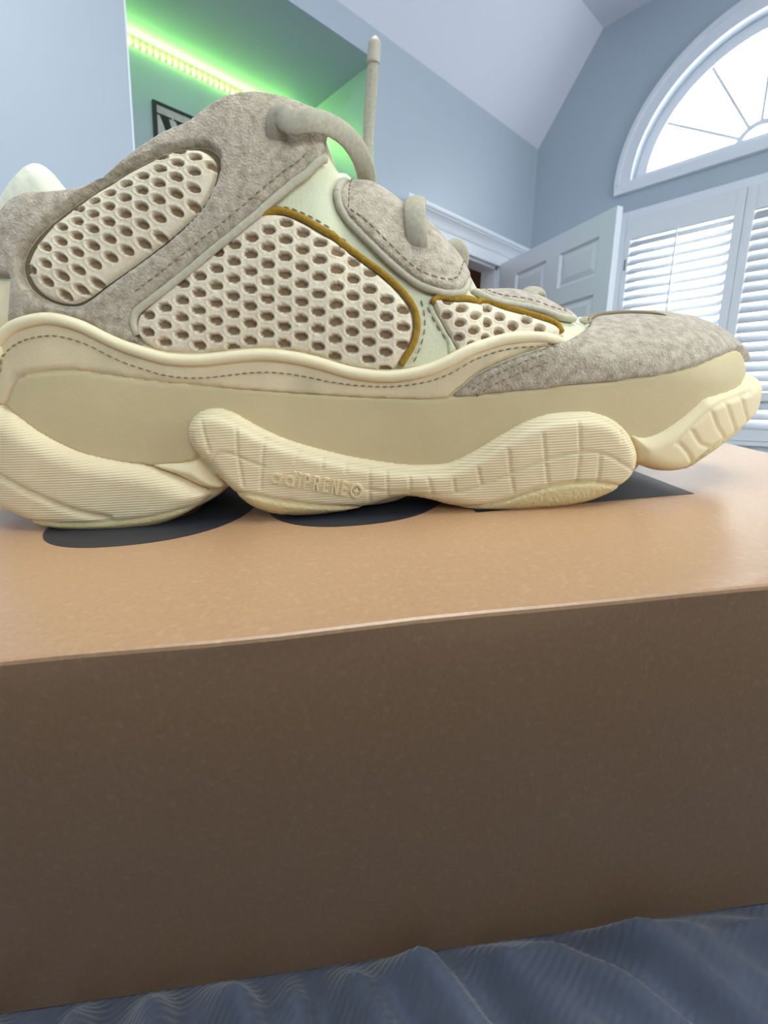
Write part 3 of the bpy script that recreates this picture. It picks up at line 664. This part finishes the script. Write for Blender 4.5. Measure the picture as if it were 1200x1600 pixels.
# middle and front lobes: one continuous wave
mp=px((296,672),(301,654.5),(315,640),(339.5,633.5),(367.5,640.5),(402.5,660),(437.5,677),(472.5,689.5),(525,703.5),(560,711),(595,716.5),(630,721),(665,722),(700,718.5),(740,700),(780,676),(820,654),(860,642),(900,639),(928,642),(956,654),(976,674),(988,700),(988,720),(980,740),(964,756),(940,771),(900,785),(840,793),(780,795.5),(740,794),(700,787),(672,779.5),(640,774),(612,777),(577.5,788),(525,799),(472.5,803.5),(430.5,800.5),(395.5,788),(373,770),(350,749),(332.5,728),(315,710.5),(301,693))
c6=lambda *q: px(*[(280+a/2.857,560+b/2.857) for a,b in q]); c7=lambda *q: px(*[(640+a/2.5,560+b/2.5) for a,b in q])
GL=[smooth(c6((165,490),(175,440),(210,405),(260,410),(330,440),(400,465)),4,False),c6((165,490),(190,520),(250,570)),c6((130,270),(145,330),(165,400)),c6((280,300),(285,410),(310,550)),c6((400,350),(390,450),(385,560)),c6((545,405),(530,440)),c6((655,440),(650,475)),c6((755,460),(750,485)),c6((855,480),(855,620)),c6((930,490),(935,600)),c6((1030,510),(1035,600)),c6((1110,515),(1130,600)),
 smooth(c7((0,512),(100,515),(200,500),(300,465),(400,425),(500,385),(600,358),(680,350),(750,370),(820,415),(858,445)),4,False),c7((75,455),(85,515)),c7((165,455),(170,500)),c7((255,410),(270,480)),c7((370,340),(378,430),(390,500)),c7((500,285),(508,380),(518,470)),c7((630,240),(635,345),(622,465)),c7((710,360),(700,465)),c7((800,250),(790,310)),c6((840,560),(930,575),(1035,570),(1130,560))]
gm=smooth(px((372,764),(395.5,764),(437.5,772),(490,780.5),(539,784),(572,788)),4,False); gf=smooth(px((704,788),(740,784),(780,774),(820,760),(860,750),(900,746),(928,747),(962,756)),4,False)
inner=smooth(px((312,690),(308,672),(312,655),(326,646),(345,646),(372,656),(402,673),(437,689),(472,701),(525,715),(560,723),(595,728),(630,732),(665,734),(700,731),(740,714),(780,690),(820,666),(860,654),(900,650),(928,653),(950,664),(968,684),(978,706),(978,722)),3,False)
PM=Panel([smooth(mp,3)],.0080,.0060,-.0008,combine(grooves(GL,.0007,.00045),grooves([gm,gf],.0014,.0007),grooves([inner],.0006,.0008)))
mid_o=PM.build('middle_and_front_lobe',MT['pod'],.00075)
# toe lobe
tp=np.vstack([px((979,676),(1000,680),(1026,671),(1057,650),(1078,632),(1091,620),(1113,613),(1139,604),(1150,598)),[(.346,.0375),(.3465,.030),(.343,.0245)],px((1150,664),(1135,680),(1113,697),(1083,719),(1061,733),(1026,735),(992,722),(984,705))])
TG=[smooth(px((1040,690),(1060,668),(1090,640),(1113,626),(1150,612)),4,False),smooth(px((1057,731),(1091,697),(1113,684),(1144,664)),4,False),px((1062,668),(1075,690),(1092,697)),px((1092,640),(1100,665),(1112,684)),px((1113,628),(1120,650),(1128,674)),px((1045,690),(1058,705),(1066,724)),px((1135,618),(1140,640),(1146,662))]
PTL=Panel([smooth(tp,3)],.0062,.0055,-.0008,grooves(TG,.0008,.0006)); tl_o=PTL.build('toe_lobe',MT['podplain'],.0008)
# outsole patches proud of the lobes
def patch(name,top,botm,P,k=.0006):
    lp=np.vstack([top,botm[::-1]]); Q=Panel([lp],0,1,0,extra=lambda p,d:P.h(p)+k*rnd(d,.0009)-.0002*(d<1e-6)); Q.build(name,MT['gum'],.0009,parent=P.o)
patch('outsole_patch',gp,smooth(px((66,814),(105,824),(157,826.5),(210,824),(262,814),(304,792)),4,False),PH)
patch('outsole_patch',gm,smooth(px((376,772),(395.5,787),(430.5,799.5),(472.5,802.5),(525,798),(570,789.5)),4,False),PM)
patch('outsole_patch',gf,smooth(px((712,789),(740,793),(780,794.5),(840,792),(900,784),(940,770),(960,757.5)),4,False),PM)
patch('outsole_patch',TG[1],smooth(px((1063,732),(1083,718),(1113,696),(1128,684),(1142,671)),4,False),PTL)
# raised lettering on the middle lobe
def glyph(ch):
    """strokes of one character on a unit cap height: list of (points, faces)"""
    w=.16; out=[]
    def bar(x0,y0,x1,y1): out.append(([(x0,y0),(x1,y0),(x1,y1),(x0,y1)],[(0,1,2,3)]))
    def arc(cx,cy,rx,ry,a0,a1,n=18):
        V=[];Fq=[]
        for i in range(n+1):
            t=a0+(a1-a0)*i/n; V+=[(cx+(rx-w)*math.cos(t),cy+(ry-w)*math.sin(t)),(cx+rx*math.cos(t),cy+ry*math.sin(t))]
            if i: Fq.append((2*i-2,2*i-1,2*i+1,2*i))
        out.append((V,Fq))
    pi=math.pi
    if ch in 'ad': arc(.38,.36,.38,.36,0,2*pi,24); bar(.62,0,.62+w,.72 if ch=='a' else 1.05); return out,.79
    if ch=='i': bar(0,0,w,.72); bar(0,.86,w,1.03); return out,w
    if ch in 'PR':
        bar(0,0,w,1); bar(w,1-w,.34,1); bar(w,.40,.34,.40+w); arc(.34,.70,.26,.30,-pi/2,pi/2)
        if ch=='R': out.append(([(.26,.42),(.46,.42),(.64,0),(.44,0)],[(0,1,2,3)]))
        return out,.62
    if ch=='E': bar(0,0,w,1); bar(w,0,.5,w); bar(w,.42,.46,.42+w); bar(w,1-w,.5,1); return out,.5
    if ch=='N': bar(0,0,w,1); bar(.5,0,.5+w,1); out.append(([(w,1),(0.03,1),(.5,0),(.64,0)],[(0,1,2,3)])); return out,.67
    if ch=='+': arc(.5,.5,.5,.5,0,2*pi,28); bar(.27,.42,.73,.58); bar(.42,.27,.58,.73); return out,1.0
def lettering():
    a=px((430,746))[0]; b=px((567,770))[0]; dirx=b-a; Lw=np.linalg.norm(dirx); dirx/=Lw; diry=np.array([-dirx[1],dirx[0]]); bmT=bmesh.new()
    def put(P2,Fq,hgt=.0009):
        h=PM.h(P2); n_=SN(P2[:,0],P2[:,1]); base=S(P2[:,0],P2[:,1]); cnt={}
        t=[bmT.verts.new(p) for p in base+n_*(h+hgt)[:,None]]; bo=[bmT.verts.new(p) for p in base+n_*(h-.0006)[:,None]]
        for f in Fq:
            bmT.faces.new([t[i] for i in f])
            for i in range(len(f)): cnt[(f[i],f[(i+1)%len(f)])]=1
        for e in cnt:
            if (e[1],e[0]) not in cnt: bmT.faces.new((t[e[0]],bo[e[0]],bo[e[1]],t[e[1]]))
    items=[('a',1.0,1.05),('d',1.0,1.05),('i',1.0,1.0),('P',1,.82),('R',1,.82),('E',1,.86),('N',1,.78),('E',1,.86),('+',1.0,1.0)]
    G=[glyph(c_)+(ws,) for c_,hs,ws in items]; gap=.27; tot=sum(g[1]*g[2] for g in G)+gap*(len(G)-1); sc=Lw/tot; cur=0
    for (st_,wd,ws),(c_,hs,_) in zip(G,items):
        for V,Fq in st_:
            V=np.array(V,float); put(a+np.outer((cur+V[:,0]*ws)*sc,dirx)+np.outer(V[:,1]*sc*1.2,diry),Fq)
        cur+=wd*ws+gap
    return link('raised_lettering',bm_mesh('raised_lettering',bmT),mid_o,MT['podplain'])
lettering()['label']='raised moulded lettering adiPRENE with ringed plus'
# --- upper pieces
def knit(centers_px,ax_px,depth=.0019):
    """rows of oval openings; centres and half axes traced in the photo, carried to the last"""
    if isinstance(centers_px,np.ndarray): C=centers_px; E1=np.tile(ax_px[0],(len(C),1)); E2=np.tile(ax_px[1],(len(C),1))
    else: C=trace(centers_px); E1=trace([(a+ax_px[0],b+ax_px[2]) for a,b in centers_px])-C; E2=trace([(a,b-ax_px[1]) for a,b in centers_px])-C
    def rad(P):
        best=np.full(len(P),9.)
        for c,e1,e2 in zip(C,E1,E2):
            w=P-c; k=np.where((np.abs(w[:,0])<.009)&(np.abs(w[:,1])<.009))[0]
            if not len(k): continue
            Mi=np.linalg.inv(np.stack([e1,e2],1)); q=w[k]@Mi.T; best[k]=np.minimum(best[k],np.sqrt((q*q).sum(1)))
        return best
    def ex(P,d):
        r=rad(P); t=np.clip((1.16-r)/(1.16-.90),0,1); t=t*t*(3-2*t); w=np.clip(1-np.abs(r-1.28)/.22,0,1); return -depth*t+.00022*w*w*(3-2*w)-.0003*np.clip(r-1.35,0,.4)
    return ex,lambda c: np.clip((1.02-rad(c))/.10,0,1)
def lattice(o,e1,e2,poly,margin):
    """centres o+i*e1+j*e2 that lie inside a pixel polygon, margin px from its edge"""
    P=np.array([(o[0]+i*e1[0]+j*e2[0],o[1]+i*e1[1]+j*e2[1]) for i in range(-60,60) for j in range(-60,60)]); poly=np.array(poly,float)
    k=inside(poly,P); P=P[k]; return [tuple(p) for p in P[dist_poly(P,[poly])>margin]]
# quarter mesh window
qm=[(413,337),(443,338),(473,350),(507,371),(540,394),(573,418),(605,443),(627,466),(641,488),(645,510),(641,535),(624,566),(618,574),(605,580),(570,578),(535,570),(500,558),(460,549),(420,545),(385,545),(350,549),(315,552),(280,552),(252,549),(235,540),(222,528),(217,508),(222,492),(250,466),(283,440),(300,427),(333,400),(367,373),(400,346)]
ctr=lattice((448,379),(52.4,4.4),(26.0,15.4),qm,2); ex,isl=knit(ctr,(10.5,6.3,.8))
Panel([smooth(trace(qm),3)],.0018,.0012,0,ex,bulge=.0022,br=.022,floor=.0005).build('quarter_mesh',MT['mesh'],.00045,mats=isl)
# heel mesh window
hm=[(50,424),(52,412),(60,393),(80,366),(110,340),(150,312),(195,284),(245,256),(285,241),(316,239),(336,252),(341,268),(338,288),(328,310),(312,334),(290,356),(264,378),(232,403),(200,426),(167,449),(142,467),(120,476),(95,473),(72,462),(58,446)]
o_=px((230,330))[0]; a_,b_,c_,d_=(px(q)[0]-o_ for q in ((255.6,319.5),(230,356.3),(240.2,332),(230,324)))
hu=trace(hm); ctr=np.array([o_+i*a_+j*b_ for i in range(-30,30) for j in range(-30,30)]); ctr=ctr[inside(hu,ctr)]; ctr=ctr[dist_poly(ctr,[hu])>.0006]
ex,isl=knit(ctr,(c_,d_))
Panel([smooth(trace(hm),3)],.0018,.0012,0,ex,bulge=.0024,br=.016,floor=.0006).build('heel_mesh',MT['mesh'],.00045,mats=isl)
# forefoot mesh window
fm=[(677,472),(686,470),(717,475),(752,481),(787,490),(822,499),(851,508),(866,515),(872,524),(850,530),(815,529),(780,533),(745,541),(718,553),(713,542),(696,514),(682,489)]
ctr=lattice((716,508),(41.0,4.0),(21.0,-8.5),fm,2); ex,isl=knit(ctr,(7.8,5.6,.8))
Panel([smooth(trace(fm),3)],.0018,.0010,0,ex,bulge=.0012,br=.012,floor=.0005).build('forefoot_mesh',MT['mesh'],.00045,mats=isl)
# mustard piping
tube('mustard_piping',smooth(px((405,338),(425,332.5),(443,332),(473,343),(507,363),(540,387),(573,411),(605,435),(631,460),(648,486),(652,511),(645,540),(626,571)),4,False),MT['yellow'],.0011,.0012)
tube('mustard_piping',smooth(px((675,476),(678,469),(688,466),(717,469),(752,475),(787,483.5),(822,493),(852,502),(869,511),(875,522)),4,False),MT['yellow'],.0010,.0011)
stitches('quarter_stitching',smooth(px((420,325),(445,324),(475,334),(510,354),(545,378)),4,False),.0004); stitches('quarter_stitching',smooth(px((658,470),(663,490),(664,512),(658,540),(645,570)),4,False),.0004); stitches('vamp_stitching',smooth(px((668,480),(680,505),(697,530),(706,548)),4,False),.0004)
# vamp strip between the two mesh windows
vs_=px((668,473),(676,475),(683,490),(697,515),(714,543),(717,551),(700,556),(697,535),(684,512),(672,490)); Panel([smooth(vs_,3)],.0014,.0009,-.0003).build('vamp_strip',MT['leather'],.0009)
# ankle overlay in suede with the heel window cut out
ao_=px((-14,372),(0,360),(20,327),(50,310.5),(83,308),(117,304),(140,298),(167,284),(187,268),(207,250),(233,232),(267,212),(300,199),(320,185),(347,167),(370,158),(400,155),(433,160),(460,169),(487,180),(506,198),(512,213),(509,230),(503,256),(483,273),(460,290),(440,307),(413,330),(400,342),(367,369),(333,396),(300,424),(283,437),(250,463),(227,480),(217,490),(213,507),(219,527),(232,541),(224,543),(196,536),(168,524),(140,510),(112,500),(80,495),(45,500),(19,510),(20,480),(23,440),(21,437),(0,436),(-12,435))
win=px((39,413),(44,397),(61,371),(93,341),(133,312),(173,287),(218,261),(256,243),(291,234),(319,232),(339,242),(346,258),(342,280),(332,303),(316,330),(293,353),(267,377),(233,402),(200,426),(167,450),(143,469),(123,479),(94,477),(68,466),(51,452),(41,433))
PA=Panel([smooth(ao_,3),smooth(win,3)],.0032,.0014,-.0004); ank_o=PA.build('ankle_overlay',MT['suede'],.001)
edge=smooth(px((505,254),(483,273),(460,290),(440,307),(413,330),(400,342),(367,369),(333,396),(300,424),(283,437),(250,463),(227,480),(216,491),(213,507),(219,524)),4,False)
tube('overlay_binding',edge,MT['suede_edge'],.0013,.0018,ank_o)
stitches('overlay_stitching',edge[3:-12]+np.array([-.0018,.0026]),.0033,parent=ank_o); 
Panel([smooth(win,3)],.0003,.001,0).build('window_shade_backing',MT['lining'],.002)  # dark sheet standing in for shade in the groove round the mesh
# heel counter seen in the notch under the ankle overlay
hc_=np.vstack([[(.0008,.095)],px((-10,437),(0,438),(22,439),(21,480),(18,508),(0,530)),[(.0008,.068)]]); Panel([hc_],.0012,.0014,-.0003,bulge=.001,br=.01).build('heel_counter',MT['pipe'],.0012)
# eyelet overlays
def eyelet(pts,name='eyestay_overlay',H=.0038):
    q0=px(*pts); xx=X_of_U(q0[:,0]); at_top=q0[:,1]>Z0(xx)+Rm(xx)*math.pi*.47; q0[:,1]+=np.where(at_top,.003,0); q=smooth(q0,3); P=Panel([q],H,.0014,-.0004); eo=P.build(name,MT['suede'],.0009)
    qq=resample(q,.0012,True); tube('eyestay_binding',np.vstack([qq,qq[:2]]),MT['suede_edge'],.0013,.0016,eo)
    c=q.mean(0); ins=c+(q-c)*np.clip(1-.0036/np.linalg.norm(q-c,axis=1),0,1)[:,None]; stitches('eyestay_stitching',np.vstack([ins,ins[:1]]),H-.0003,parent=eo); return P
E1_=eyelet([(521,306),(528,292),(545,286),(570,287),(591,296),(615,315),(640,333),(664,350),(685,375),(706,399),(720,419),(726,438),(722,455),(709,462),(686,460),(658,450),(630,431),(598,403),(570,375),(546,351),(529,331)])
E2_=eyelet([(735,452),(742,446),(759,447),(790,452),(822,459),(850,470),(871,486),(885,498),(893,505),(870,501),(843,491),(808,484),(773,477),(749,467)],H=.0030)
# throat panel and tongue between the two rows of eyelets
V=[];Fc=[];xs=np.linspace(.100,.196,46); nn=13
for x in xs:
    yc=float(Yc(x)); top=float(Zt(x)); hw=yc-float(Yn(x)+Aeff(x))+.003; lift=.002+.004*np.interp(x,[.09,.11,.19],[1,.6,0])
    top=top-.0045 if x>.105 else min(top-.0045,.111)
    for k in range(nn):
        t=-1+2*k/(nn-1); V.append((x,yc+hw*t,top+lift*(1-t*t)))
for i in range(len(xs)-1):
    for j in range(nn-1): Fc.append((i*nn+j,i*nn+j+1,(i+1)*nn+j+1,(i+1)*nn+j))
tg=link('tongue',py_mesh('tongue',V,Fc),shoe,MT['collar'],True); sm=tg.modifiers.new('thickness','SOLIDIFY'); sm.thickness=.005; sm.offset=-1
# padded collar roll standing up behind the ankle overlay
hb_=[at_y(-22,352,.030),at_y(0,330,.030),at_y(10,310,.031),at_y(24,289,.032),at_y(42,268,.033),at_y(58,257,.034),at_y(72,262,.034),at_y(92,285,.034),at_y(112,306,.034),at_y(130,322,.033)]
path=cat_rom(np.array(hb_),6); V=[];Fc=[]
n=len(path); m3=14
for i,p in enumerate(path):
    k=i/(n-1); hgt=p[2]; w_=.0085*(math.sin(math.pi*min(1,max(.08,k*.9+.08))))**.5
    for j in range(m3):
        a=math.pi*j/(m3-1); V.append((p[0],p[1]-w_*math.cos(a)*1.0+.000,max(.07,hgt-.0085)+.0085*math.sin(a)))
    V.append((p[0],p[1]+w_,.080)); V.append((p[0],p[1]-w_,.080))
m4=m3+2
for i in range(n-1):
    for j in range(m4): Fc.append((i*m4+j,i*m4+(j+1)%m4,(i+1)*m4+(j+1)%m4,(i+1)*m4+j))
Fc.append(tuple(range(m4))[::-1]); Fc.append(tuple((n-1)*m4+j for j in range(m4)))
link('heel_collar_tab',py_mesh('heel_collar_tab',V,Fc),shoe,MT['collar'],True)
# --- laces
def a3(lst): return cat_rom(np.array([at_y(*q) for q in lst]),8)
def ribbon(name,lst,w,t,nr,m='lace'):
    return sweep(name,resample(a3(lst),.001),MT[m],shoe,w,t,np.array(nr),12)
def mixed(lst):
    """(px,py,'s',offset) rides on the upper; (px,py,depth) hangs free"""
    out=[]
    for q in lst:
        if len(q)==4: uv=px(q[:2]); out.append(on(uv,q[3])[0])
        else: out.append(at_y(*q))
    return cat_rom(np.array(out),8)
def ribbon2(lst,w,t,nr):
    q=mixed(lst); N=cat_rom(np.array(nr,float),8) if np.ndim(nr[0]) else np.tile(np.array(nr,float),(len(q),1))
    qn=resample(np.hstack([q,N*1e-6]),.001); return sweep('lace',qn[:,:3],MT['lace'],shoe,w,t,qn[:,3:]*1e6,14)
ns=tuple(SN(*px((440,218))[0]))
ribbon2([(438,230,'s',.0003),(434,216,'s',.0042),(439,202,'s',.0062),(455,192,.0085),(484,188,.0095),(512,194,.0130),(540,212,.0180),(561,240,.024),(572,270,.030),(571,298,.038)],.0036,.0013,(.05,-1,.15))
ribbon2([(651,391,.0155),(652,379,.0122),(651,362,.0118),(649,344,.0128),(648,328,.0150),(648,317,.0195),(649,313,.0255),(651,318,.034)],.0036,.0015,[(-.05,-1,.1),(-.05,-1,.1),(-.05,-1,.15),(-.05,-1,.2),(-.05,-.9,.4),(0,-.6,.8),(0,-.1,1),(0,.5,.9)])
ribbon('lace',[(700,392,.040),(706,384,.036),(716,388,.033),(720,402,.034),(716,420,.037)],.0032,.0014,(0,-1,.3))
ribbon('lace',[(822,474,.026),(824,462,.026),(832,455,.030),(843,457,.034),(848,470,.036)],.0032,.0016,(0,-.6,1))
ribbon('lace',[(505,250,.028),(509,268,.026),(518,285,.026),(532,290,.028),(545,288,.032)],.0030,.0014,(-.3,-1,.3))
ribbon('lace',[(905,502,.040),(915,500,.038),(930,506,.034)],.0030,.0010,(0,-.5,1))
lt=ribbon('lace_end',[(570,335,.040),(572,300,.043),(574,268,.044),(574,240,.044),(577,190,.046),(581,130,.048),(585,70,.050)],.0021,.0011,(0,-1,.2))
tp_=sweep('aglet',resample(a3([(583,100,.049),(585,75,.050),(586.5,56,.0505)]),.001),MT['aglet'],shoe,.0024,.0015,np.array([0,-1,.2]),12,lambda k:1 if k<.8 else 1-(k-.8)*3.5)
